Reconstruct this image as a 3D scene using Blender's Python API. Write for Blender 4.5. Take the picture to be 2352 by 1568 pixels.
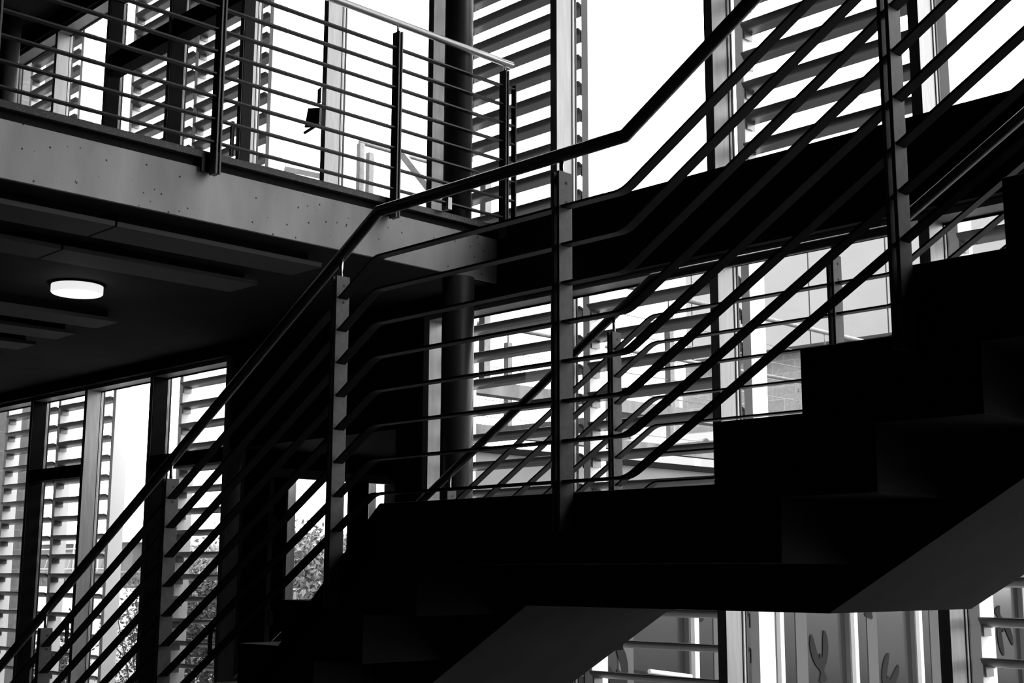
import bpy, bmesh, math, random
from mathutils import Vector, Matrix
for o in list(bpy.data.objects): bpy.data.objects.remove(o)
SC = bpy.context.scene
COL = SC.collection
H = 1.65                        # eye height above the ground floor; all z below are written relative to the eye

# ------------------------------------------------------------------ camera
yaw, pitch, roll, F = math.radians(-45.796028), math.radians(10.01936), math.radians(0.204437), 3033.18
fw = Vector((math.sin(yaw)*math.cos(pitch), math.cos(yaw)*math.cos(pitch), math.sin(pitch)))
r0 = Vector((math.cos(yaw), -math.sin(yaw), 0)); u0 = r0.cross(fw)
rr = r0*math.cos(roll) + u0*math.sin(roll); uu = -r0*math.sin(roll) + u0*math.cos(roll)
cam = bpy.data.objects.new('camera', bpy.data.cameras.new('camera'))
cam.data.sensor_width = 36.0; cam.data.sensor_fit = 'HORIZONTAL'; cam.data.lens = F/2352*36
cam.data.clip_start = 0.05; cam.data.clip_end = 400
cam.matrix_world = Matrix(((rr.x, uu.x, -fw.x, 0), (rr.y, uu.y, -fw.y, 0), (rr.z, uu.z, -fw.z, H), (0, 0, 0, 1)))
COL.objects.link(cam); SC.camera = cam

# ------------------------------------------------------------------ world: bright overcast sky
w = bpy.data.worlds.new('overcast_sky'); SC.world = w; w.use_nodes = True
nt = w.node_tree; nt.nodes.clear()
out = nt.nodes.new('ShaderNodeOutputWorld'); bg = nt.nodes.new('ShaderNodeBackground')
tc = nt.nodes.new('ShaderNodeTexCoord'); no = nt.nodes.new('ShaderNodeTexNoise'); rp = nt.nodes.new('ShaderNodeValToRGB')
no.inputs['Scale'].default_value = 3.0; no.inputs['Detail'].default_value = 5
rp.color_ramp.elements[0].position = 0.30; rp.color_ramp.elements[0].color = (.90, .90, .90, 1)
rp.color_ramp.elements[1].position = 0.62; rp.color_ramp.elements[1].color = (1, 1, 1, 1)
nt.links.new(tc.outputs['Generated'], no.inputs['Vector']); nt.links.new(no.outputs['Fac'], rp.inputs['Fac'])
nt.links.new(rp.outputs['Color'], bg.inputs['Color']); bg.inputs['Strength'].default_value = 6.5
nt.links.new(bg.outputs['Background'], out.inputs['Surface'])

vs = SC.view_settings
vs.view_transform = 'Standard'; vs.look = 'None'; vs.gamma = 1.0; vs.use_curve_mapping = False; vs.exposure = 0.0

# ------------------------------------------------------------------ materials
KEEP = ('raw_concrete', 'white_powdercoat', 'post_steel', 'brushed_steel', 'polished_steel')
def mat(name, v, rough=.6, metal=0.0, spec=.5):
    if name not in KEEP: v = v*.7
    m = bpy.data.materials.new(name); m.use_nodes = True
    b = m.node_tree.nodes['Principled BSDF']
    b.inputs['Base Color'].default_value = (v, v, v, 1); b.inputs['Roughness'].default_value = rough
    b.inputs['Metallic'].default_value = metal; b.inputs['Specular IOR Level'].default_value = spec
    return m
def noisy(m, v0, v1, scale, detail=4, bump=0.0, stretch=(1, 1, 1), lo=.35, hi=.65):
    if m.name not in KEEP: v0, v1 = v0*.7, v1*.7
    n = m.node_tree; b = n.nodes['Principled BSDF']
    t = n.nodes.new('ShaderNodeTexCoord'); mp = n.nodes.new('ShaderNodeMapping'); mp.inputs['Scale'].default_value = stretch
    x = n.nodes.new('ShaderNodeTexNoise'); x.inputs['Scale'].default_value = scale; x.inputs['Detail'].default_value = detail
    c = n.nodes.new('ShaderNodeValToRGB')
    c.color_ramp.elements[0].position = lo; c.color_ramp.elements[0].color = (v0, v0, v0, 1)
    c.color_ramp.elements[1].position = hi; c.color_ramp.elements[1].color = (v1, v1, v1, 1)
    n.links.new(t.outputs['Object'], mp.inputs['Vector']); n.links.new(mp.outputs['Vector'], x.inputs['Vector'])
    n.links.new(x.outputs['Fac'], c.inputs['Fac']); n.links.new(c.outputs['Color'], b.inputs['Base Color'])
    if bump:
        bp = n.nodes.new('ShaderNodeBump'); bp.inputs['Strength'].default_value = bump; bp.inputs['Distance'].default_value = .01
        n.links.new(x.outputs['Fac'], bp.inputs['Height']); n.links.new(bp.outputs['Normal'], b.inputs['Normal'])
    return m, c
M = {}
M['steel'] = noisy(mat('painted_steel', .022, .45, 0, .3), .018, .026, 30)[0]
M['post_steel'] = noisy(mat('post_steel', .10, .5, 0, .4), .085, .115, 40)[0]
M['rail_steel'] = mat('brushed_steel', .42, .34, 1.0); M['shaded_rail_steel'] = mat('shaded_rail_steel', .24, .36, 1.0)  # stair handrails: same steel as the balcony rail, shade put into a darker copy
M['pin_steel'] = mat('polished_steel', .55, .25, 1.0)
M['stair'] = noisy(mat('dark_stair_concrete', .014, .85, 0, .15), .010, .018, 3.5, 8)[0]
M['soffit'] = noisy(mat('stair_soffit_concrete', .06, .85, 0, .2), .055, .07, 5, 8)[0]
M['mullion'] = noisy(mat('anodised_mullion', .42, .42, .25), .35, .44, 6, 3, 0, (6, 6, .6))[0]
M['sash'] = mat('dark_sash_metal', .014, .85, .0, .08)
M['gasket'] = mat('black_rubber_gasket', .012, .6)
M['cap'] = mat('light_alloy_cap', .75, .4, .1)
M['blade'] = noisy(mat('louvre_alloy', .20, .36, .85), .185, .215, 4, 3)[0]
M['white_post'] = mat('white_powdercoat', .80, .45)
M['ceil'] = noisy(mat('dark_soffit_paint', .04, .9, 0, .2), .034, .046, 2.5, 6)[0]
M['panel'] = mat('ceiling_panel_grey', .10, .7)
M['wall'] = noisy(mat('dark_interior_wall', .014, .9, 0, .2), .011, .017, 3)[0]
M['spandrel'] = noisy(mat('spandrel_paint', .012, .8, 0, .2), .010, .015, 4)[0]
M['floor'] = noisy(mat('terrazzo_floor', .05, .6, 0, .3), .035, .065, 60)[0]
M['column'] = mat('column_paint', .055, .40, 0, .5)
M['galv'] = noisy(mat('galvanised_steel', .30, .5, .3), .25, .34, 25)[0]
M['deck'] = noisy(mat('weathered_deck_concrete', .30, .85), .20, .38, 6, 8, .2, (1, 1, .3))[0]
M['panel_light'] = noisy(mat('pale_fascia_panel', .27, .6), .26, .285, 1.5)[0]
M['render_wall'] = mat('white_render', .5, .8)
M['pale_wall'] = noisy(mat('pale_render', .30, .8), .28, .32, 2)[0]
M['dark_glass'] = mat('dark_window_glass', .035, .12, 0, .4)
M['sticker'] = mat('bird_decal_film', .03, .9, 0, .1)
M['dark'] = mat('black_plastic', .01, .5)
M['ground'] = noisy(mat('paving', .20, .9), .17, .23, 1.2)[0]
M['bark'] = noisy(mat('bark', .10, .9), .06, .14, 15)[0]
M['blind'] = mat('grey_blind', .12, .9)
M['hedge'] = noisy(mat('hedge_leaf', .06, .9), .03, .09, 9, 8, .6)[0]
M['far_grey'] = noisy(mat('far_facade', .12, .9), .10, .15, 1.0)[0]

# raw concrete with streaks and bug holes
m, c = noisy(mat('raw_concrete', .50, .85, 0, .25), .38, .62, 5.0, 9, .12, (1, 1, .35), .25, .75)
n = m.node_tree; b = n.nodes['Principled BSDF']
t = n.nodes.new('ShaderNodeTexCoord'); vo = n.nodes.new('ShaderNodeTexVoronoi'); vo.inputs['Scale'].default_value = 20; vo.inputs['Randomness'].default_value = 1
cr = n.nodes.new('ShaderNodeValToRGB'); cr.color_ramp.elements[0].position = .085; cr.color_ramp.elements[0].color = (.12, .12, .12, 1)
cr.color_ramp.elements[1].position = .13; cr.color_ramp.elements[1].color = (1, 1, 1, 1)
mx = n.nodes.new('ShaderNodeMix'); mx.data_type = 'RGBA'; mx.blend_type = 'MULTIPLY'; mx.inputs[0].default_value = 1
n.links.new(t.outputs['Object'], vo.inputs['Vector']); n.links.new(vo.outputs['Distance'], cr.inputs['Fac'])
n.links.new(c.outputs['Color'], mx.inputs[6]); n.links.new(cr.outputs['Color'], mx.inputs[7]); n.links.new(mx.outputs[2], b.inputs['Base Color'])
M['concrete'] = m
# speckled stone edging
m, c = noisy(mat('speckled_stone', .05, .5), .03, .12, 90, 2, 0, (1, 1, 1), .55, .72)
M['stone'] = m
# concrete block masonry
def block_mat(name, axis, row, width, v):
    m = mat(name, v, .9); v = v*.7; n = m.node_tree; b = n.nodes['Principled BSDF']
    t = n.nodes.new('ShaderNodeTexCoord'); sp = n.nodes.new('ShaderNodeSeparateXYZ'); cb = n.nodes.new('ShaderNodeCombineXYZ')
    br = n.nodes.new('ShaderNodeTexBrick'); br.inputs['Scale'].default_value = 1; br.inputs['Brick Width'].default_value = width
    br.inputs['Row Height'].default_value = row; br.inputs['Mortar Size'].default_value = .006
    br.inputs['Color1'].default_value = (v, v, v, 1); br.inputs['Color2'].default_value = (v*.86, v*.86, v*.86, 1)
    br.inputs['Mortar'].default_value = (v*1.35, v*1.35, v*1.35, 1)
    no = n.nodes.new('ShaderNodeTexNoise'); no.inputs['Scale'].default_value = 22; no.inputs['Detail'].default_value = 6
    mx = n.nodes.new('ShaderNodeMix'); mx.data_type = 'RGBA'; mx.blend_type = 'MULTIPLY'; mx.inputs[0].default_value = .5
    n.links.new(t.outputs['Object'], sp.inputs[0]); n.links.new(sp.outputs[axis], cb.inputs['X']); n.links.new(sp.outputs['Z'], cb.inputs['Y'])
    n.links.new(cb.outputs[0], br.inputs['Vector']); n.links.new(t.outputs['Object'], no.inputs['Vector'])
    n.links.new(br.outputs['Color'], mx.inputs[6]); n.links.new(no.outputs['Fac'], mx.inputs[7]); n.links.new(mx.outputs[2], b.inputs['Base Color'])
    return m
M['block_y'] = block_mat('block_masonry_side', 'Y', .25, .5, .26)
M['block_x'] = block_mat('block_masonry_front', 'X', .2, .42, .30)
# glass: thin, mostly clear, fresnel reflection
def glass_mat(name, tint=.96):
    m = bpy.data.materials.new(name); m.use_nodes = True; n = m.node_tree; n.nodes.clear()
    o = n.nodes.new('ShaderNodeOutputMaterial'); tr = n.nodes.new('ShaderNodeBsdfTransparent'); gl = n.nodes.new('ShaderNodeBsdfGlossy')
    fr = n.nodes.new('ShaderNodeFresnel'); mi = n.nodes.new('ShaderNodeMixShader')
    tr.inputs['Color'].default_value = (tint, tint, tint, 1); gl.inputs['Roughness'].default_value = .0
    ge = n.nodes.new('ShaderNodeNewGeometry'); ma = n.nodes.new('ShaderNodeMath'); ma.operation = 'MULTIPLY_ADD'   # same fresnel on both faces of the pane
    ma.inputs[1].default_value = .8-1.25; ma.inputs[2].default_value = 1.25
    n.links.new(ge.outputs['Backfacing'], ma.inputs[0]); n.links.new(ma.outputs[0], fr.inputs['IOR'])
    n.links.new(fr.outputs[0], mi.inputs[0]); n.links.new(tr.outputs[0], mi.inputs[1]); n.links.new(gl.outputs[0], mi.inputs[2])
    n.links.new(mi.outputs[0], o.inputs['Surface']); return m
M['glass'] = glass_mat('clear_glass')
def emit(name, s):
    m = bpy.data.materials.new(name); m.use_nodes = True; b = m.node_tree.nodes['Principled BSDF']
    b.inputs['Base Color'].default_value = (.9, .9, .9, 1); b.inputs['Emission Color'].default_value = (1, 1, 1, 1); b.inputs['Emission Strength'].default_value = s
    return m
M['lamp'] = emit('opal_lamp', 1.05); M['lamp_side'] = emit('opal_lamp_side', .82)
def leaf_mat(name, v0, v1):
    m = mat(name, v0, .7); v0, v1 = v0*.7, v1*.7; n = m.node_tree; b = n.nodes['Principled BSDF']
    oi = n.nodes.new('ShaderNodeTexCoord'); no = n.nodes.new('ShaderNodeTexNoise'); no.inputs['Scale'].default_value = 3
    c = n.nodes.new('ShaderNodeValToRGB'); c.color_ramp.elements[0].position = .3; c.color_ramp.elements[1].position = .7
    c.color_ramp.elements[0].color = (v0, v0, v0, 1); c.color_ramp.elements[1].color = (v1, v1, v1, 1)
    n.links.new(oi.outputs['Object'], no.inputs['Vector']); n.links.new(no.outputs['Fac'], c.inputs['Fac']); n.links.new(c.outputs['Color'], b.inputs['Base Color'])
    return m
M['leaf_dark'] = leaf_mat('dense_foliage', .07, .20); M['leaf_light'] = leaf_mat('airy_foliage', .12, .36)

# ------------------------------------------------------------------ mesh helpers
class MB:
    """collects shapes (eye-relative coordinates) and links them as one mesh object"""
    def __init__(s): s.v = []; s.f = []; s.smooth = []
    def add(s, vs, fs, smooth=False):
        k = len(s.v); s.v += [Vector(p) for p in vs]
        for f in fs: s.f.append([i+k for i in f]); s.smooth.append(smooth)
        return s
    def box(s, x0, x1, y0, y1, z0, z1):
        vs = [(x, y, z) for x in (x0, x1) for y in (y0, y1) for z in (z0, z1)]
        return s.add(vs, [(0, 1, 3, 2), (4, 6, 7, 5), (0, 4, 5, 1), (2, 3, 7, 6), (0, 2, 6, 4), (1, 5, 7, 3)])
    def prism(s, poly, axis, a, b):
        """polygon in the two other axes (in x,y,z order), extruded along axis from a to b"""
        def p(q, t):
            return {'x': (t, q[0], q[1]), 'y': (q[0], t, q[1]), 'z': (q[0], q[1], t)}[axis]
        k = len(poly); vs = [p(q, a) for q in poly] + [p(q, b) for q in poly]
        fs = [tuple(range(k)), tuple(range(2*k-1, k-1, -1))] + [(i, i+k, (i+1) % k + k, (i+1) % k) for i in range(k)]
        return s.add(vs, fs)
    def sweep(s, pts, sec, side, caps=True, smooth=False):
        """section (u,v) swept along a polyline; u runs along the constant vector `side`, v along the in-plane normal"""
        pts = [Vector(p) for p in pts]; side = Vector(side).normalized(); vs = []; k = len(sec)
        for i, p in enumerate(pts):
            d0 = (pts[i]-pts[i-1]).normalized() if i else None
            d1 = (pts[i+1]-pts[i]).normalized() if i < len(pts)-1 else None
            t = ((d0 or d1) + (d1 or d0)).normalized(); nn = t.cross(side).normalized()
            if nn.z < 0: nn = -nn
            sc = 1.0
            if d0 and d1: sc = 1/max(.3, t.dot(d1))
            for (a, b) in sec: vs.append(p + side*a + nn*b*sc)
        fs = []
        for i in range(len(pts)-1):
            for j in range(k):
                fs.append((i*k+j, i*k+(j+1) % k, (i+1)*k+(j+1) % k, (i+1)*k+j))
        s.add(vs, fs, smooth)
        if caps:
            q = len(s.v)-len(vs); s.f.append([q+j for j in range(k)][::-1]); s.f.append([q+(len(pts)-1)*k+j for j in range(k)]); s.smooth += [False, False]
        return s
    def tube(s, pts, r, side, nseg=16):
        return s.sweep(pts, [(r*math.cos(2*math.pi*i/nseg), r*math.sin(2*math.pi*i/nseg)) for i in range(nseg)], side, True, True)
    def rod(s, a, b, r, nseg=8):
        a = Vector(a); b = Vector(b); d = (b-a).normalized(); h = Vector((0, 0, 1)) if abs(d.z) < .9 else Vector((1, 0, 0))
        e1 = d.cross(h).normalized(); e2 = d.cross(e1)
        vs = []
        for p in (a, b):
            for i in range(nseg):
                t = 2*math.pi*i/nseg; vs.append(p+e1*r*math.cos(t)+e2*r*math.sin(t))
        fs = [(i, (i+1) % nseg, (i+1) % nseg+nseg, i+nseg) for i in range(nseg)]
        s.add(vs, fs, True); q = len(s.v)-2*nseg
        s.f.append([q+i for i in range(nseg)][::-1]); s.f.append([q+nseg+i for i in range(nseg)]); s.smooth += [False, False]
        return s
    def lathe(s, prof, cx, cy, nseg=48):
        vs = []; k = len(prof)
        for i in range(nseg):
            t = 2*math.pi*i/nseg
            for (r, z) in prof: vs.append((cx+r*math.cos(t), cy+r*math.sin(t), z))
        fs = [(i*k+j, ((i+1) % nseg)*k+j, ((i+1) % nseg)*k+j+1, i*k+j+1) for i in range(nseg) for j in range(k-1)]
        s.add(vs, fs, True); q = len(s.v)-len(vs)
        if prof[0][0] > 0: s.f.append([q+i*k for i in range(nseg)]); s.smooth.append(False)
        if prof[-1][0] > 0: s.f.append([q+i*k+k-1 for i in range(nseg)]); s.smooth.append(False)
        return s
    def mesh(s, name, material, org=(0, 0, 0), bevel=0):
        me = bpy.data.meshes.new(name); o = Vector(org)
        me.from_pydata([tuple(p-o) for p in s.v], [], s.f); me.update()
        bm = bmesh.new(); bm.from_mesh(me); bmesh.ops.recalc_face_normals(bm, faces=bm.faces)
        bm.faces.ensure_lookup_table()
        for f, sm in zip(bm.faces, s.smooth): f.smooth = sm
        if bevel:
            ed = [e for e in bm.edges if len(e.link_faces) == 2 and e.calc_face_angle(0) > .6]
            bmesh.ops.bevel(bm, geom=ed, offset=bevel, segments=2, affect='EDGES', profile=.5)
        bm.to_mesh(me); bm.free()
        me.materials.append(M[material] if isinstance(material, str) else material)
        return me
    def build(s, name, material, parent=None, kind=None, bevel=0):
        """a part under `parent`, or (no parent) a top-level mesh whose origin is its base centre"""
        if parent is not None: org = Vector(parent['org'])
        else:
            xs = [p.x for p in s.v]; ys = [p.y for p in s.v]; zs = [p.z for p in s.v]
            org = Vector(((min(xs)+max(xs))/2, (min(ys)+max(ys))/2, min(zs)))
        o = bpy.data.objects.new(name, s.mesh(name, material, org, bevel)); COL.objects.link(o); o['org'] = tuple(org)
        if parent is not None: o.parent = parent
        else: o.location = (org.x, org.y, org.z+H)
        if kind: o['kind'] = kind
        return o
def tag(o, label, cat, group=None, kind=None):
    o['label'] = label; o['category'] = cat
    if group: o['group'] = group
    if kind: o['kind'] = kind
    return o
def thing(name, org, label=None, cat=None, group=None, kind=None):
    o = bpy.data.objects.new(name, None); COL.objects.link(o); o.location = (org[0], org[1], org[2]+H); o['org'] = tuple(org)
    o.empty_display_size = .2
    if label: tag(o, label, cat, group)
    if kind: o['kind'] = kind
    return o
def part_copy(src, parent, off):
    c = src.copy(); COL.objects.link(c); c.parent = parent; c.location = Vector(src.location)+Vector(off); return c

# ------------------------------------------------------------------ setting: shell of the hall
GF, UF = -1.65, 2.19            # ground floor and upper floor levels (eye relative)
FY = 5.63                       # inner face of the spandrel between the storeys
XL, XR, YB, ZT = -15.4, 3.0, -4.0, 5.80
MX = [-15.22, -13.99, -12.76, -11.61, -10.39, -9.17, -7.97, -6.715, -5.522, -4.31, -3.058, -1.84, -.62, .60]   # left edges of the mullions
MB().box(XL-.2, XR+.2, YB-.2, 5.9, GF-.2, GF).build('floor', 'floor', kind='structure')
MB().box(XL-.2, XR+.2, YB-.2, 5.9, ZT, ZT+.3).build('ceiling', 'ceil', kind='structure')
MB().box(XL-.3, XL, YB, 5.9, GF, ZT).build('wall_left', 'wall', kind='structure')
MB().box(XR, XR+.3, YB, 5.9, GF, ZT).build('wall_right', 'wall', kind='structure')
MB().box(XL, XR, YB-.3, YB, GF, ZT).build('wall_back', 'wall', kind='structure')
wf = MB()
wf.box(XL, MX[5], FY, 5.90, 1.72, UF-.002); wf.box(MX[5], XR, FY, 5.90, 1.72, UF-.002)   # floor edge beam between the storeys
wf.box(XL, XR, 5.66, 5.90, 5.62, ZT)                                       # beam over the upper windows
wf.box(MX[-1], XR, 5.66, 5.90, GF, 1.72); wf.box(MX[-1], XR, 5.66, 5.90, UF, 5.62)   # blind end of the facade
wf.box(XL, MX[0], 5.66, 5.90, GF, 1.72); wf.box(XL, MX[0], 5.66, 5.90, UF, 5.62)
wf.box(MX[5]+.06, MX[7], 5.72, 5.86, .98, 1.72); wf.box(-7.02, MX[7], 5.72, 5.88, GF, .98)                            # closed panel over the porch opening
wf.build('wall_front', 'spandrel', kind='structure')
MB().box(-90, 60, 5.9, 120, GF-.25, GF-.05).build('ground', 'ground', kind='structure')

# windows: one per bay and storey
MW, MY0, MY1 = .057, 5.70, 5.84
wn = 0
def window(i, z0, z1, dark=False, transoms=(), sash_y=(5.705, 5.838), handle=None, open_bay=False):
    global wn; wn += 1
    x0, x1 = MX[i], MX[i+1]; a = x0+MW
    t = thing('window_%d' % wn, ((x0+x1)/2, 5.84, z0), kind='structure')
    if not (open_bay and i == 6): MB().box(x0, a, MY0, MY1, z0, z1).build('mullion', 'mullion', t, 'structure')
    if open_bay: return t
    MB().box(a, x1, MY0, MY1, z1-.03, z1).build('head_frame', 'mullion', t, 'structure')
    g = MB(); g.box(a, a+.004, MY1-.004, MY1, z0, z1-.03); g.box(a, a+.006, 5.866, 5.878, z0, z1-.03)
    g.box(a, x1, MY1-.002, MY1+.004, z1-.042, z1-.03); g.box(x1-.006, x1, 5.852, 5.878, z0, z1-.03)
    g.build('gasket', 'gasket', t, 'structure')
    MB().box(x0, a, 5.852, 5.866, z0, z1).box(x0+.004, a-.004, MY1, 5.852, z0, z1).build('pressure_cap', 'cap', t, 'structure')
    MB().box(a+.001, x1-.001, 5.8445, 5.8505, z0, z1-.001).build('glass_pane', 'glass', t, 'structure')
    if dark:
        s = MB(); zs = [z0] + sorted(q for tr in transoms for q in tr) + [z1-.03]
        for k in range(0, len(zs), 2):
            za, zb = zs[k], zs[k+1]
            s.box(a, a+.008, sash_y[0], sash_y[1], za, zb); s.box(x1-.008, x1, sash_y[0]+.1, sash_y[1], za, zb)
        s.build('sash', 'sash', t, 'structure')
    for (za, zb) in transoms:
        MB().box(a, x1, MY0+.002, MY1-.002, za, zb).build('transom', 'sash', t, 'structure')
    if handle:
        hx, hz0, hz1 = handle
        MB().box(hx-.012, hx+.012, 5.662, 5.688, hz0, hz1).box(hx-.01, hx+.01, 5.688, 5.72, hz1-.05, hz1-.02).build('handle', 'dark', t, 'structure')
    return t
for i in range(len(MX)-1):      # lower storey
    if i == 5: window(i, GF, 1.72, open_bay=True)
    elif i == 6: continue
    elif i == 2: window(i, GF, 1.72, True, ((.885, 1.0),), handle=(-11.63, -.62, -.40))
    elif i == 4: window(i, GF, 1.72, True, ((.885, 1.0),), handle=(-9.20, -.62, -.40))
    else: window(i, GF, 1.72)
for i in range(len(MX)-1):      # upper storey
    if i == 3: window(i, UF, 5.62, True, ((4.80, 4.99),))
    elif i == 4: window(i, UF, 5.62, True, ((4.80, 4.99),), handle=(-9.19, 3.42, 3.72))
    elif i == 5: window(i, UF, 5.62, True, sash_y=(5.705, 5.80))
    else: window(i, UF, 5.62)

# glazed porch behind the opening in bays 5 and 6
PX = -9.15
pr = MB()
pr.prism([(PX-.08, 5.90), (-7.02, 5.90), (-8.30, 7.40), (PX-.08, 7.40)], 'z', 1.0, 1.12)          # roof
pr.box(PX-.08, -8.30, 7.40, 7.50, GF, 1.12)                                                       # end wall
pr.prism([(-7.02, 5.90), (-6.97, 5.94), (-8.26, 7.46), (-8.32, 7.40)], 'z', GF, 1.0)              # splayed side
pr.box(PX-.08, PX, 5.90, 6.14, GF, 1.0); pr.box(PX-.08, PX, 6.14, 7.40, .86, 1.0)
pr.build('wall_porch', 'spandrel', kind='structure')
d = thing('door_1', (PX, 6.6, GF), kind='structure')
MB().box(PX-.07, PX-.01, 6.14, 7.40, .785, .86).build('lintel', 'cap', d, 'structure')
MB().box(PX-.07, PX-.005, 6.14, 6.19, GF, .785).box(PX-.07, PX-.005, 6.30, 6.33, GF, .785).build('door_frame', 'mullion', d, 'structure')
MB().box(PX-.06, PX+.0, 6.19, 6.30, GF, .785).build('door_stile', 'sash', d, 'structure')
MB().box(PX-.025, PX, 6.955, 7.165, GF, .785).build('jamb', 'sash', d, 'structure')
MB().box(PX-.34, PX-.28, 6.47, 6.60, GF, .86).build('outer_post', 'white_post', d, 'structure')
MB().box(PX-.30, PX-.24, 7.36, 7.44, GF, .86).build('outer_post', 'white_post', d, 'structure')
MB().box(PX-.045, PX-.039, 6.40, 6.94, GF, .785).box(PX-.045, PX-.039, 7.22, 7.40, GF, .785).build('glass_pane', 'glass', d, 'structure')
for zz in (.40, -.35):
    MB().box(PX, PX+.03, 6.16, 6.20, zz-.06, zz+.06).build('hinge', 'pin_steel', d, 'structure')

# ------------------------------------------------------------------ balcony slab
bs = thing('balcony_slab', (-10.6, 1.0, 1.82), 'raw concrete balcony slab with pitted edge spanning the upper left', 'balcony')
MB().box(XL, -5.93, YB, FY, 1.82, 2.103).build('concrete_slab', 'concrete', bs)
MB().box(XL, -5.945, YB, FY, 2.103, 2.150).build('screed_edge', 'spandrel', bs)
MB().box(XL, -5.905, YB, FY, 2.150, UF).build('stone_edging', 'stone', bs, bevel=.003)
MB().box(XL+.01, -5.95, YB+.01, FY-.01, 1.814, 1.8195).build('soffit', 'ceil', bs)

# ------------------------------------------------------------------ staircase
RI, TR, ZL = .175, .294, .2525
DX, DZ = .215, .2185
NY0, NY1 = 3.0, 4.42
st = thing('staircase', (-3.0, 3.7, GF), 'dark concrete staircase with open stepped flights and a mid landing', 'staircase')
XU = [-2.267 + TR*k for k in range(12)]; XD = [-3.77 - TR*k for k in range(12)]
land = [(XD[0], ZL), (XU[0], ZL), (XU[0]+DX-.005, ZL-DZ), (XD[0]+DX, ZL-DZ)]
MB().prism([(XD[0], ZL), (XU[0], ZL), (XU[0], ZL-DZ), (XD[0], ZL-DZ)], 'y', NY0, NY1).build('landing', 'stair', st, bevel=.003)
def stepped(xs, sgn, n):
    """closed stepped plate: sgn=+1 goes up to the right from the landing, -1 down to the left"""
    top, bot = [], []
    for k in range(n):
        if sgn > 0:
            top += [(xs[k], ZL+RI*k), (xs[k], ZL+RI*(k+1))]; bot += [(xs[k]+DX, ZL+RI*k-DZ), (xs[k]+DX, ZL+RI*(k+1)-DZ)]
        else:
            top += [(xs[k], ZL-RI*k), (xs[k], ZL-RI*(k+1))]; bot += [(xs[k]+DX, ZL-RI*k-DZ), (xs[k]+DX, ZL-RI*(k+1)-DZ)]
    if sgn > 0:
        top += [(xs[n-1]+TR, ZL+RI*n)]; bot += [(xs[n-1]+TR+.001, ZL+RI*n-DZ)]; bot = [(xs[0], ZL-DZ)] + bot
    else:
        top += [(xs[n-1]-TR, ZL-RI*n)]; bot += [(xs[n-1]-TR, ZL-RI*n-.1)]
        top = [(xs[0]+.0, ZL)] + top[1:]; bot = [(xs[0], ZL-DZ)] + bot
    return top + bot[::-1]
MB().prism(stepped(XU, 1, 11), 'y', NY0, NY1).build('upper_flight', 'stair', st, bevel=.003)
nD = 10
top, bot = [], []
for k in range(nD):
    top += [(XD[k], ZL-RI*k if k else ZL), (XD[k], ZL-RI*(k+1))]; bot += [(XD[k]+DX, ZL-RI*k-DZ), (XD[k]+DX, ZL-RI*(k+1)-DZ)]
top += [(XD[nD-1]-TR, ZL-RI*nD), (XD[nD-1]-TR, GF+.001), (XD[nD-1]+DX, GF+.001)]
bot = [b for b in bot if b[1] > GF+.05]
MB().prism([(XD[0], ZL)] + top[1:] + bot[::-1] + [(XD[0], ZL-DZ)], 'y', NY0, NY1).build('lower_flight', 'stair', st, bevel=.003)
WN, WF = 3.42, 4.29              # the waist slab under the steps is narrower
ku, kl, zs_ = -2.18, -3.435, -.108
waist = [(ku, zs_), (ku+3.0, zs_+3.0*.597), (ku+3.0, zs_+3.0*.597+.14), (ku+.0, zs_+.14), (kl, zs_+.14), (kl-2.55, zs_+.14-2.55*.59), (kl-2.55, zs_-2.55*.588), (kl, zs_)]
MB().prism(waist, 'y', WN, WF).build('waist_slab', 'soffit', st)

# ------------------------------------------------------------------ stair railings
K1, K2, ZH = -3.757, -2.549, 1.331
SL = RI/TR
def rail_path(y, dz, x0, x1, bend):
    z = ZH+dz
    pts = [(x0, y, z-(K1-x0)*SL)]
    def arc(xc, s0, s1):
        if not bend: return [(xc, y, z)]
        o = []
        for k in range(7):
            q = -1+2*k/6; h = bend
            # quadratic blend between the two slopes
            a = (q+1)/2; xx = xc+q*h
            zz = z + (s0*(xx-xc) if q < 0 else 0)*0
            p0 = Vector((xc-h, z-s0*h)); p1 = Vector((xc, z)); p2 = Vector((xc+h, z+s1*h))
            pp = p0*(1-a)**2 + p1*2*a*(1-a) + p2*a*a
            o.append((pp.x, y, pp.y))
        return o
    pts += arc(K1, SL, 0) + arc(K2, 0, SL)
    pts += [(x1, y, z+(x1-K2)*SL)]
    return pts
def hz(x): return ZH - (K1-x)*SL if x < K1 else (ZH if x < K2 else ZH+(x-K2)*SL)
def nose(x): return ZL - max(0, (K1-x))*SL if x < K1 else (ZL if x < K2 else ZL+(x-K2)*SL)
BARS = [-.176-.1246*k for k in range(8)]
def flat_post(t, xa, xb, ya, yb, z0, z1, cut):
    """two flat bars with a gap, packed at the top and the foot"""
    p = MB()
    if cut == 'x':
        w_ = (xb-xa)*.32
        p.box(xa, xa+w_, ya, yb, z0, z1); p.box(xb-w_, xb, ya, yb, z0, z1); p.box(xa+w_, xb-w_, ya+.008, yb-.008, z0, z0+.12)
    else:
        w_ = (yb-ya)*.32
        p.box(xa, xb, ya, ya+w_, z0, z1); p.box(xa, xb, yb-w_, yb, z0, z1); p.box(xa+.008, xb-.008, ya+w_, yb-w_, z0, z0+.12)
    o = p.build('post', 'post_steel', t, bevel=.0015); return o
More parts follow.
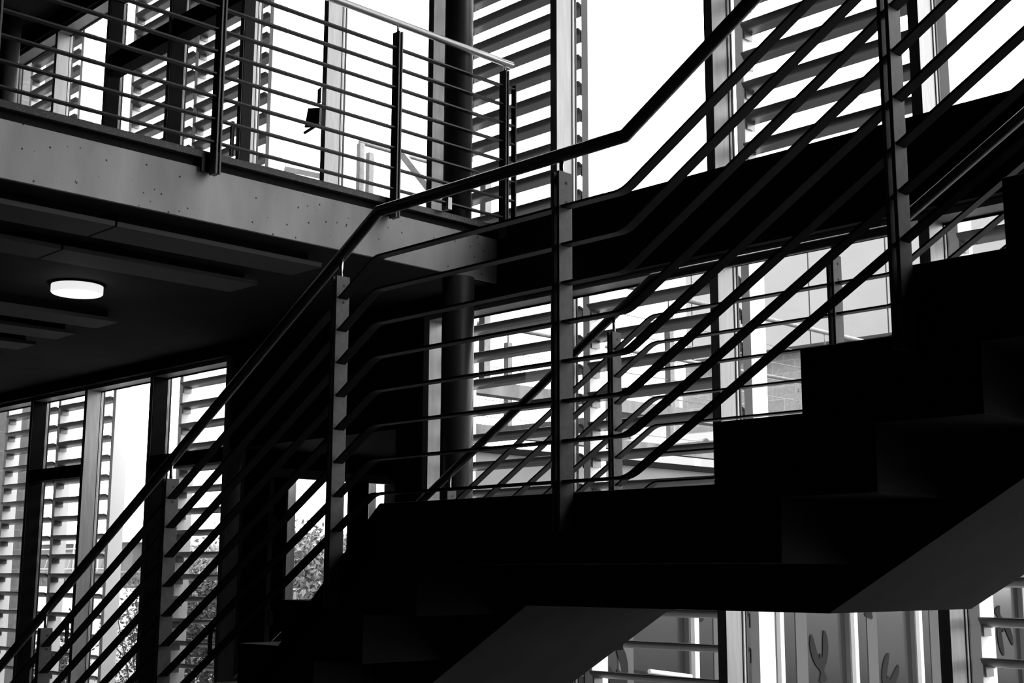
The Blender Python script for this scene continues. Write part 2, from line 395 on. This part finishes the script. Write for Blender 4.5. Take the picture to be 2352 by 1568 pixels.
def stair_railing(y, xposts, x0, x1, label):
    t = thing('stair_railing', (-3.15, y, ZL), label, 'railing')
    MB().tube(rail_path(y, 0, x0, x1, 0), .0215, (0, 1, 0)).build('handrail', 'shaded_rail_steel', t)
    for dz in BARS:
        MB().sweep(rail_path(y, dz, x0, x1, .03), [(-.020, -.004), (.020, -.004), (.020, .004), (-.020, .004)], (0, 1, 0)).build('bar', 'steel', t)
    for x in xposts:
        zt = hz(x)-.060-(0 if K1 <= x <= K2 else .022); zb = nose(x)-.12-(0 if K1 <= x <= K2 else .12)
        o = flat_post(t, x-.0165, x+.0165, y-.031, y+.031, zb, zt, 'x')
        MB().rod((x, y, zt-.03), (x, y, hz(x)-.015), .008).build('pin', 'pin_steel', o)
        for q in (.035, .10): MB().rod((x+.0165, y+.006, zt-q), (x+.0185, y+.006, zt-q), .005).build('rivet', 'dark', o)
        br = MB(); ye = NY0 if y < 3.5 else NY1
        br.box(x-.012, x+.012, min(y, ye)+(.03 if y < 3.5 else .0), max(y, ye)-(.0 if y < 3.5 else .03), zb+.015, zb+.10)
        br.build('bracket', 'steel', o)
    return t
stair_railing(2.96, (-6.297, -5.172, -3.981, -2.817, -1.641, -.47), -7.05, .35, 'near railing of the staircase, running large across the whole picture')
stair_railing(4.543, (-6.28, -5.128, -3.992, -2.814, -1.64, -.47), -7.05, .35, 'far railing of the staircase, seen smaller behind the near one')

# ------------------------------------------------------------------ balcony railing
bx = -5.87
t = thing('balcony_railing', (bx, 3.0, UF), 'steel balcony railing with round handrail above the concrete slab edge', 'railing')
MB().tube([(bx, -3.9, 3.275), (bx, 5.70, 3.275)], .0225, (1, 0, 0)).build('handrail', M['rail_steel'], t)
for k in range(8):
    z = 3.111-.1253*k
    MB().sweep([(bx, -3.9, z), (bx, 5.72, z)], [(-.018, -.0045), (.018, -.0045), (.018, .0045), (-.018, .0045)], (1, 0, 0)).build('bar', 'steel', t)
for y in (-1.3, -.08, 1.13, 2.33, 3.53, 4.743, 5.632):
    o = flat_post(t, bx-.031, bx+.031, y-.0165, y+.0165, 2.06 if y < 5.5 else 2.10, 3.215, 'y')
    MB().rod((bx, y, 3.19), (bx, y, 3.26), .008).build('pin', 'pin_steel', o)
    if y < 5.5: MB().box(bx-.05, bx-.031, y-.06, y+.012, 2.075, 2.15).build('bracket', 'steel', o)
MB().box(bx-.020, bx+.022, 5.713, 5.723, 2.21, 3.14).build('end_plate', 'steel', t)

b_ = MB().box(-5.90, -5.84, 5.135, 5.165, UF, UF+.075).build('foot_bracket', 'cap', t)
MB().rod((-5.87, 5.133, UF+.035), (-5.87, 5.1355, UF+.035), .012, 12).build('hole_disc', 'dark', b_)  # dark disc standing in for the shaded hole in the bracket

# ------------------------------------------------------------------ round columns
def column(x, y, r, z0, z1, label):
    MBc = MB().lathe([(r, z0), (r, z1)], x, y, 40); o = MBc.build('round_column', 'column'); tag(o, label, 'column'); return o
column(-5.975, 5.345, .100, GF, 1.813, 'round column under the balcony slab beside the louvred lower window')
column(-5.995, 5.345, .091, UF, ZT, 'round column on the balcony behind the end of its railing')
column(-13.05, 5.345, .100, UF, ZT, 'round column at the far left edge of the upper storey')

# ------------------------------------------------------------------ ceiling panels and lamp
def ceiling_panel(x1, wdt, y0, y1, label):
    t = thing('ceiling_panel', (x1-wdt/2, (y0+y1)/2, 1.735), label, 'ceiling panel', None)
    MB().box(x1-wdt, x1, y0, y1, 1.735, 1.760).build('board', 'panel', t)
    MB().box(x1-wdt+.05, x1-.05, y0+.03, y1-.06, 1.760, 1.8135).build('spacer', 'sash', t)
s = 1.0206; YE = 4.28*s
ceiling_panel(-6.06, .30, 3.095, YE, 'long grey ceiling panel nearest the slab edge, right hand piece')
ceiling_panel(-6.06, .30, -1.0, 3.083, 'long grey ceiling panel nearest the slab edge, piece left of the joint')
ceiling_panel(-6.72, .30, 3.125, YE, 'second grey ceiling panel from the slab edge, right hand piece')
ceiling_panel(-6.72, .30, -1.0, 3.113, 'second grey ceiling panel from the slab edge, piece left of the joint')
ceiling_panel(-8.45, .33, 0.0, YE, 'grey ceiling panel just below the round lamp')
ceiling_panel(-9.10, .33, 0.0, YE, 'second grey ceiling panel below the round lamp')
ceiling_panel(-9.76, .33, 0.0, YE, 'third grey ceiling panel below the round lamp, short at the left edge')
ceiling_panel(-10.40, .33, 0.0, YE, 'last grey ceiling panel below the lamp, only its tip showing')
lx, ly = -7.83, 3.75
t = thing('ceiling_light', (lx, ly, 1.76), 'lit round opal ceiling lamp under the balcony slab', 'lamp')
MB().lathe([(.175, 1.8135), (.175, 1.802), (.0, 1.802)], lx, ly).build('base_ring', 'sash', t)
MB().lathe([(.160, 1.802), (.160, 1.757), (.152, 1.750)], lx, ly).build('shade_side', 'lamp_side', t)
MB().lathe([(.152, 1.750), (.10, 1.744), (.0, 1.742)], lx, ly).build('diffuser', 'lamp', t)
la = bpy.data.lights.new('lamp_glow', 'POINT'); la.energy = .9; la.shadow_soft_size = .12
lo = bpy.data.objects.new('lamp_glow', la); COL.objects.link(lo); lo.parent = t; lo.location = (0, 0, -.10)

# small black flood light on the window mullion behind the balcony railing
t = thing('floodlight', (-8.0, 5.66, 3.36), 'small black floodlight on the dark mullion behind the balcony railing', 'light')
MB().prism([(-8.085, 3.545), (-7.93, 3.51), (-7.935, 3.36), (-8.125, 3.40)], 'y', 5.655, 5.675).build('housing', 'dark', t)
MB().rod((-8.10, 5.64, 3.345), (-7.93, 5.66, 3.385), .012).build('bracket', 'dark', t)
MB().prism([(-7.98, 3.67), (-7.935, 3.68), (-7.935, 3.55), (-7.98, 3.56)], 'y', 5.665, 5.672).build('flap', 'galv', t)

# ------------------------------------------------------------------ sun louvres outside the glass
PYA, PYB = 5.99, 6.135
def post(i, label):
    o = MB().box(MX[i]+.0, MX[i]+.056, PYA, PYB, 1.73 if i == 5 else GF-.05, 6.2).build('louvre_post', 'white_post', bevel=.002)
    tag(o, label, 'post', 'white posts carrying the louvre blades')
plab = {1: 'white louvre post in front of the grey block wall at the far left edge', 2: 'white louvre post beside the leftmost clear window of the upper storey', 3: 'white louvre post at the left of the tall clear lower window',
        4: 'white louvre post between the two louvred windows of the upper left', 5: 'white louvre post left of the wide clear upper windows', 7: 'white louvre post behind the round columns',
        8: 'white louvre post left of the large clear upper window', 9: 'white louvre post right of the large clear upper window', 10: 'white louvre post behind the tall stair post at the upper right'}
for i, l in plab.items(): post(i, l)
YB0 = 5.96
def blade_prof():
    pts = [(.006, 0), (.112, -.040), (.115, -.045), (.112, -.050), (.042, -.0425)]
    for k in range(1, 5):
        a = k/5; pts.append((.042-.040*a, -.0425+.031*(a**1.4)))
    pts += [(.0005, -.008), (.001, -.003)]
    return pts
def screen(i, z0, pitch, zmin, zmax, label):
    xa, xb = MX[i]+.060, (-9.245 if i == 4 and pitch < 0 else MX[i+1]-.004)
    t = thing('louvre_screen', ((xa+xb)/2, YB0+.06, zmin), label, 'louvre screen')
    ks = [k for k in range(-60, 60) if zmin <= z0+pitch*k <= zmax]
    src = None
    for k in ks:
        z = z0+pitch*k
        if src is None:
            p = MB().prism([(YB0+a, z+b_) for a, b_ in blade_prof()], 'x', xa, xb)
            for xe in (xa+.004, xb-.010): p.box(xe, xe+.006, YB0+.036, YB0+.110, z-.090, z-.040)
            src = p.build('blade', 'blade', t); zsrc = z
            for xe in (xa+.03, xa+.055): MB().rod((xe, YB0+.075+(xe-xa-.03), z-.0470), (xe, YB0+.075+(xe-xa-.03), z-.0500), .005).build('screw', 'dark', src)
        else:
            c = part_copy(src, t, (0, 0, z-zsrc))
            for ch in list(src.children):
                e = ch.copy(); COL.objects.link(e); e.parent = c
    return t
UZ, UP, LZ, LP = 2.425, .1814, 1.666, -.1852
scr = {1: 'louvre screen in front of block wall at the far left of the upper storey', 3: 'louvre screen left of the tallest balcony post, upper storey', 4: 'louvre screen behind the tallest balcony post, upper storey',
       7: 'louvre screen right of the round column, upper storey', 9: 'louvre screen at the upper right, crossed by stair bars'}
for i, l in scr.items(): screen(i, UZ, UP, UF+.05, 6.0, l)
scr = {1: 'louvre screen in front of block wall at the bottom left corner', 2: 'narrow louvre screen left of the tall clear lower window', 4: 'louvre screen right of the tall clear lower window',
       7: 'louvre screen between round column and landing post, lower storey', 8: 'louvre screen over the stair landing, lower storey', 10: 'louvre screen under the upper flight at the right edge'}
for i, l in scr.items(): screen(i, LZ, LP, GF+.1, 1.70, l)

# ------------------------------------------------------------------ outdoors, right: walkway, low wing, block building
def pip(y0, y1): return None
wk = thing('walkway', (-7.6, 11.0, 1.28), 'raised concrete walkway crossing outside behind the lower louvres', 'walkway')
MB().box(-7.02, -6.90, 6.25, 16.7, 1.285, 1.385).build('near_edge_beam', 'deck', wk)
MB().box(-9.10, -9.0, 7.6, 16.7, 1.285, 1.385).build('far_edge_beam', 'deck', wk)
for y in (8.6, 11.0, 13.4, 15.8): MB().box(-9.0, -7.02, y-.05, y+.05, 1.30, 1.37).build('cross_member', 'galv', wk)
def outdoor_rail(x, ys, ztop, zbot, y0, y1, label):
    t = thing('outdoor_railing', (x, (y0+y1)/2, zbot), label, 'railing', 'galvanised railings outside')
    MB().tube([(x, y0, ztop), (x, y1, ztop)], .021, (1, 0, 0)).build('handrail', 'galv', t)
    for y in ys:
        o = MB().box(x-.03, x+.03, y-.028, y+.028, zbot, ztop-.14).build('post', 'galv', t)
        MB().rod((x, y, ztop-.15), (x, y, ztop), .009).build('pin', 'galv', o)
    for k in range(5):
        z = ztop-.24-.16*k
        MB().rod((x, y0, z), (x, y1, z), .0035, 6).build('cable', 'galv', t)
outdoor_rail(-6.94, (8.60, 10.99, 13.4, 15.8), 2.335, 1.385, 7.85, 16.7, 'galvanised cable railing outside, near side of the walkway')
outdoor_rail(-9.05, (8.75, 11.2, 13.7, 16.2), 2.350, 1.385, 7.9, 16.7, 'galvanised cable railing outside, far side of the walkway')
o = MB().box(-6.99, -6.93, 6.46, 6.52, 1.385, 3.0).build('steel_mast', 'galv'); tag(o, 'galvanised mast with cables outside, just right of the lower round column', 'post')

wg = thing('low_wing', (-9.0, 13.0, GF-.05), 'low pale wing with dark capped parapet and bird stickers on its glass', 'building')
MB().box(-9.45, -8.5, 7.75, 21.5, -.05, 1.06).build('parapet_wall', 'pale_wall', wg)
MB().box(-9.47, -8.46, 7.73, 21.5, 1.06, 1.115).build('parapet_capping', 'sash', wg)
MB().box(-9.45, -8.56, 7.75, 21.5, GF-.05, -.05).build('window_glass', 'dark_glass', wg)
for k in range(8):
    y = 9.34 + 1.492*k
    f = MB().box(-8.56, -8.45, y-.035, y+.035, GF-.05, -.05).build('mullion', 'white_post', wg)
    MB().box(-8.56, -8.50, y-.065, y-.035, GF-.05, -.05).build('frame', 'far_grey', f)
for k in range(8):
    y = 9.75+1.492*k
    MB().box(-8.56, -8.552, y, y+.22, GF-.05, -.05).build('blind', 'blind', wg)
MB().rod((-8.40, 10.02, -.905), (-8.40, 10.66, -.985), .022, 12).box(-8.56, -8.40, 10.30, 10.33, -.955, -.935).build('cylinder', 'white_post', wg)  # added white rod standing in for a tube lamp seen in the glass
# bird silhouettes stuck to the glass
def bird(y, z, sc, ang, label):
    half = [(0, .33), (.035, .32), (.05, .26), (.055, .20), (.10, .20), (.15, .32), (.20, .55), (.27, .82), (.34, 1.0), (.44, .94), (.51, .72), (.50, .46), (.43, .22), (.33, .04), (.22, -.08), (.14, -.14), (.10, -.24), (.12, -.32), (.24, -.50), (.19, -.50), (.16, -.55), (.115, -.51), (.08, -.57), (.04, -.52), (0, -.57)]
    poly = half + [(-a, b) for a, b in half[-2:0:-1]]
    ca, sa = math.cos(ang), math.sin(ang)
    pts = [(y+sc*(a*ca-b*sa), z+sc*(a*sa+b*ca)) for a, b in poly]
    o = MB().prism(pts, 'x', -8.552, -8.549).build('bird_sticker', 'sticker'); tag(o, label, 'sticker', 'bird stickers on the glass of the low wing')
bird(9.80, -.98, .36, .6, 'dark bird sticker on glass at the left, just above the bottom slat')
bird(11.0, -.30, .30, .1, 'dark bird sticker at the top of the glass left of the white mullion')
bird(13.22, -.98, .36, .15, 'bird sticker with raised wings low on the glass in the middle bay')
bird(14.32, -.28, .40, -.25, 'bird sticker with fanned tail high on the glass under the flight')
bird(14.60, -1.28, .36, -.6, 'bird sticker with pointed wing low on the glass, cut by the picture bottom')
bird(17.66, -.62, .42, -2.7, 'bird sticker on the glass at the bottom right corner')

bb = thing('block_building', (-7.0, 19.0, GF-.05), 'concrete block building with pale panelled fascia far behind the clear lower window', 'building')
MB().box(-13.55, -9.50, 17.2, 22.0, GF-.05, 3.47).box(-9.50, -8.43, 17.2, 22.0, 1.14, 3.47).box(-8.43, 2.0, 17.2, 22.0, 1.14, 3.47).build('block_walls', 'block_x', bb)
xs = [-13.30, -13.17, -10.93, -9.62, -8.32, -7.0, -5.6, -4.2, -2.8, -1.4, 0, 1.4]
for k in range(len(xs)-1):
    MB().box(xs[k]+.012, xs[k+1]-.012, 16.92, 17.19, 3.45, 4.92).build('fascia_panel', 'panel_light', bb)
MB().box(-13.28, 1.3, 17.0, 17.2, 3.47, 4.90).build('fascia_frame', 'galv', bb)
pv = thing('white_pavilion', (-15.2, 18.5, GF-.05), 'small white pavilion with a dark doorway left of the block building', 'building')
MB().box(-16.0, -14.25, 18.0, 20.0, GF-.05, 3.35).build('wall', 'render_wall', pv)
MB().box(-15.85, -15.45, 17.96, 18.0, GF-.05, 3.05).build('doorway', 'far_grey', pv)
o = MB().lathe([(.16, GF-.05), (.16, 3.2)], -14.05, 17.4, 20).build('outdoor_column', 'render_wall'); tag(o, 'white round column outside beside the block building', 'column')
o = MB().box(-17.0, -9.62, 16.5, 16.7, GF-.05, 2.20).build('terrace_wall', 'render_wall'); tag(o, 'plain white terrace wall outside below the walkway, in front of the block building', 'wall')
def onray(x, y, Y):
    d = rr*(x-1176) - uu*(y-784) + fw*F
    return d*(Y/d.y)
P = onray(1622, 1021, 13.6); t = thing('roof_vent', (P.x-.12, 13.6, 1.1), 'small curved pale vent pipe just above the low wing', 'vent')
MB().rod((P.x-.24, 13.6, P.z), (P.x, 13.6, P.z), .088, 24).build('cylinder', 'pale_wall', t)
MB().rod((P.x, 13.6, P.z), (P.x+.012, 13.6, P.z), .072, 24).build('mouth', 'far_grey', t)
MB().box(P.x-.17, P.x-.12, 13.57, 13.63, GF-.05, P.z-.08).build('stand', 'white_post', t)

# rooftop railing and brace seen over the balcony
t = thing('roof_railing', (-9.4, 7.6, 2.6), 'galvanised roof railing outside, low behind the balcony railing', 'railing')
P = onray(829, 330, 8.0)
MB().box(P.x-.03, P.x+.03, 7.97, 8.03, 1.12, P.z).build('post', 'galv', t)
P2 = onray(850, 352, 8.0)
MB().box(P2.x-.03, P2.x+.03, 7.97, 8.03, 1.12, P2.z).build('post', 'galv', t)
P3 = onray(905, 345, 8.0)
MB().tube([(P.x, 7.98, P.z+.01), (P.x, 9.6, P.z+.01)], .022, (1, 0, 0)).build('handrail', 'galv', t)
A, B = onray(922, 352, 8.2), onray(1003, 455, 8.2)
MB().sweep([A, B], [(-.02, -.035), (.02, -.035), (.02, .035), (-.02, .035)], (0, 1, 0)).build('brace', 'galv', t)
A, B = onray(656, 388, 8.2), onray(752, 408, 8.2)
MB().sweep([A, B], [(-.02, -.03), (.02, -.03), (.02, .03), (-.02, .03)], (0, 1, 0)).build('low_rail', 'galv', t)

# ------------------------------------------------------------------ outdoors, left: block wall, garden wall, trees, far buildings
o = MB().box(-17.4, -16.8, 5.95, 7.52, GF-.05, 9.0).build('block_wall', 'block_y'); tag(o, 'tall grey block wall outside the leftmost louvred window', 'wall')
o = MB().box(-24.5, -18.7, 10.8, 11.05, GF-.05, -.24).build('garden_wall', 'render_wall'); tag(o, 'low white garden wall outside the tall clear lower window', 'wall')
o = MB().box(-36.0, -24.0, 15.5, 17.0, GF-.05, .06).build('hedge', 'hedge', bevel=.15); tag(o, 'clipped dark hedge beyond the white garden wall', 'hedge')
fb = thing('scaffolded_building', (-44, 24, GF-.05), 'distant grey building wrapped in scaffolding, left of the tall clear window', 'building')
MB().box(-49.0, -41.6, 22.5, 28.0, GF-.05, 1.05).build('walls', 'far_grey', fb)
MB().box(-49.2, -41.4, 22.3, 28.0, 1.05, 1.20).build('roof_edge', 'render_wall', fb)
MB().box(-47.2, -45.0, 22.44, 22.5, -.3, .75).build('window', 'dark_glass', fb); MB().box(-44.4, -42.4, 22.44, 22.5, -.3, .75).build('window', 'dark_glass', fb)
sc = MB()
for k in range(9): sc.rod((-49+.9*k, 21.8, GF), (-49+.9*k, 21.8, 1.55), .03, 6)
for z in (-.6, .15, .85): sc.rod((-49.1, 21.8, z), (-41.6, 21.8, z), .025, 6)
for k in range(0, 8, 2): sc.rod((-49+.9*k, 21.8, -.6), (-48.1+.9*k, 21.8, .85), .02, 6)
o = sc.build('scaffold', 'render_wall'); tag(o, 'pale scaffold frame standing in front of the distant grey building', 'scaffold')
fb = thing('far_shed', (-39.5, 26, GF-.05), 'distant white shed with a grey lower band beside the scaffolded building', 'building')
MB().box(-41.3, -34.0, 24.5, 29.0, .55, 1.25).build('upper_wall', 'render_wall', fb); MB().box(-41.3, -34.0, 24.5, 29.0, GF-.05, .55).build('lower_wall', 'far_grey', fb)

def tree(x, y, zc, rx, ry, rz, n, leaf, m_, label, seed, thick=.07):
    rnd = random.Random(seed)
    t = thing('tree', (x, y, GF-.05), label, 'tree', 'trees outside')
    tr = MB(); tr.rod((x, y, GF-.05), (x+.08, y, zc), thick, 10)
    for k in range(9):
        a = rnd.uniform(0, 6.28); q = rnd.uniform(.3, .8)
        tr.rod((x+.05, y, zc-rz*rnd.uniform(.0, .7)), (x+rx*q*math.cos(a), y+ry*q*math.sin(a), zc+rz*rnd.uniform(-.2, .8)), thick*.3, 6)
    tr.build('trunk', 'bark', t)
    cr = MB(); cl = []
    for k in range(max(10, n//90)):
        a = rnd.uniform(0, 6.28); b_ = math.acos(rnd.uniform(-1, 1)); q = rnd.uniform(.35, .95)
        cl.append((x+rx*q*math.sin(b_)*math.cos(a), y+ry*q*math.sin(b_)*math.sin(a), zc+rz*q*math.cos(b_)))
    for k in range(n):
        c = cl[rnd.randrange(len(cl))]; p = Vector(c)+Vector((rnd.gauss(0, .22*rx), rnd.gauss(0, .22*ry), rnd.gauss(0, .16*rz)))
        e1 = Vector((rnd.gauss(0, 1), rnd.gauss(0, 1), rnd.gauss(0, 1))).normalized(); e2 = e1.cross(Vector((rnd.gauss(0, 1), rnd.gauss(0, 1), rnd.gauss(0, 1)))).normalized()
        l = leaf*rnd.uniform(.6, 1.3)
        cr.add([p-e1*l, p+e2*l*.5, p+e1*l, p-e2*l*.5], [(0, 1, 2, 3)])
    cr.build('crown', m_, t)
tree(-18.6, 13.4, .0, 2.6, 1.7, .85, 15000, .055, 'leaf_light', 'leafy tree seen through the glazed porch door', 3)
tree(-12.6, 6.95, -1.0, .62, .34, 1.0, 3600, .021, 'leaf_light', 'slender young tree close outside the tall clear lower window', 5, .02)
tree(-14.9, 9.1, -.75, 1.0, .8, .85, 15000, .028, 'leaf_dark', 'dense dark bush right of the tall clear lower window', 8, .05)
tree(-15.0, 7.2, -1.35, .6, .30, .7, 5000, .024, 'leaf_dark', 'low bush outside the narrow louvred window at bottom left', 11, .03)
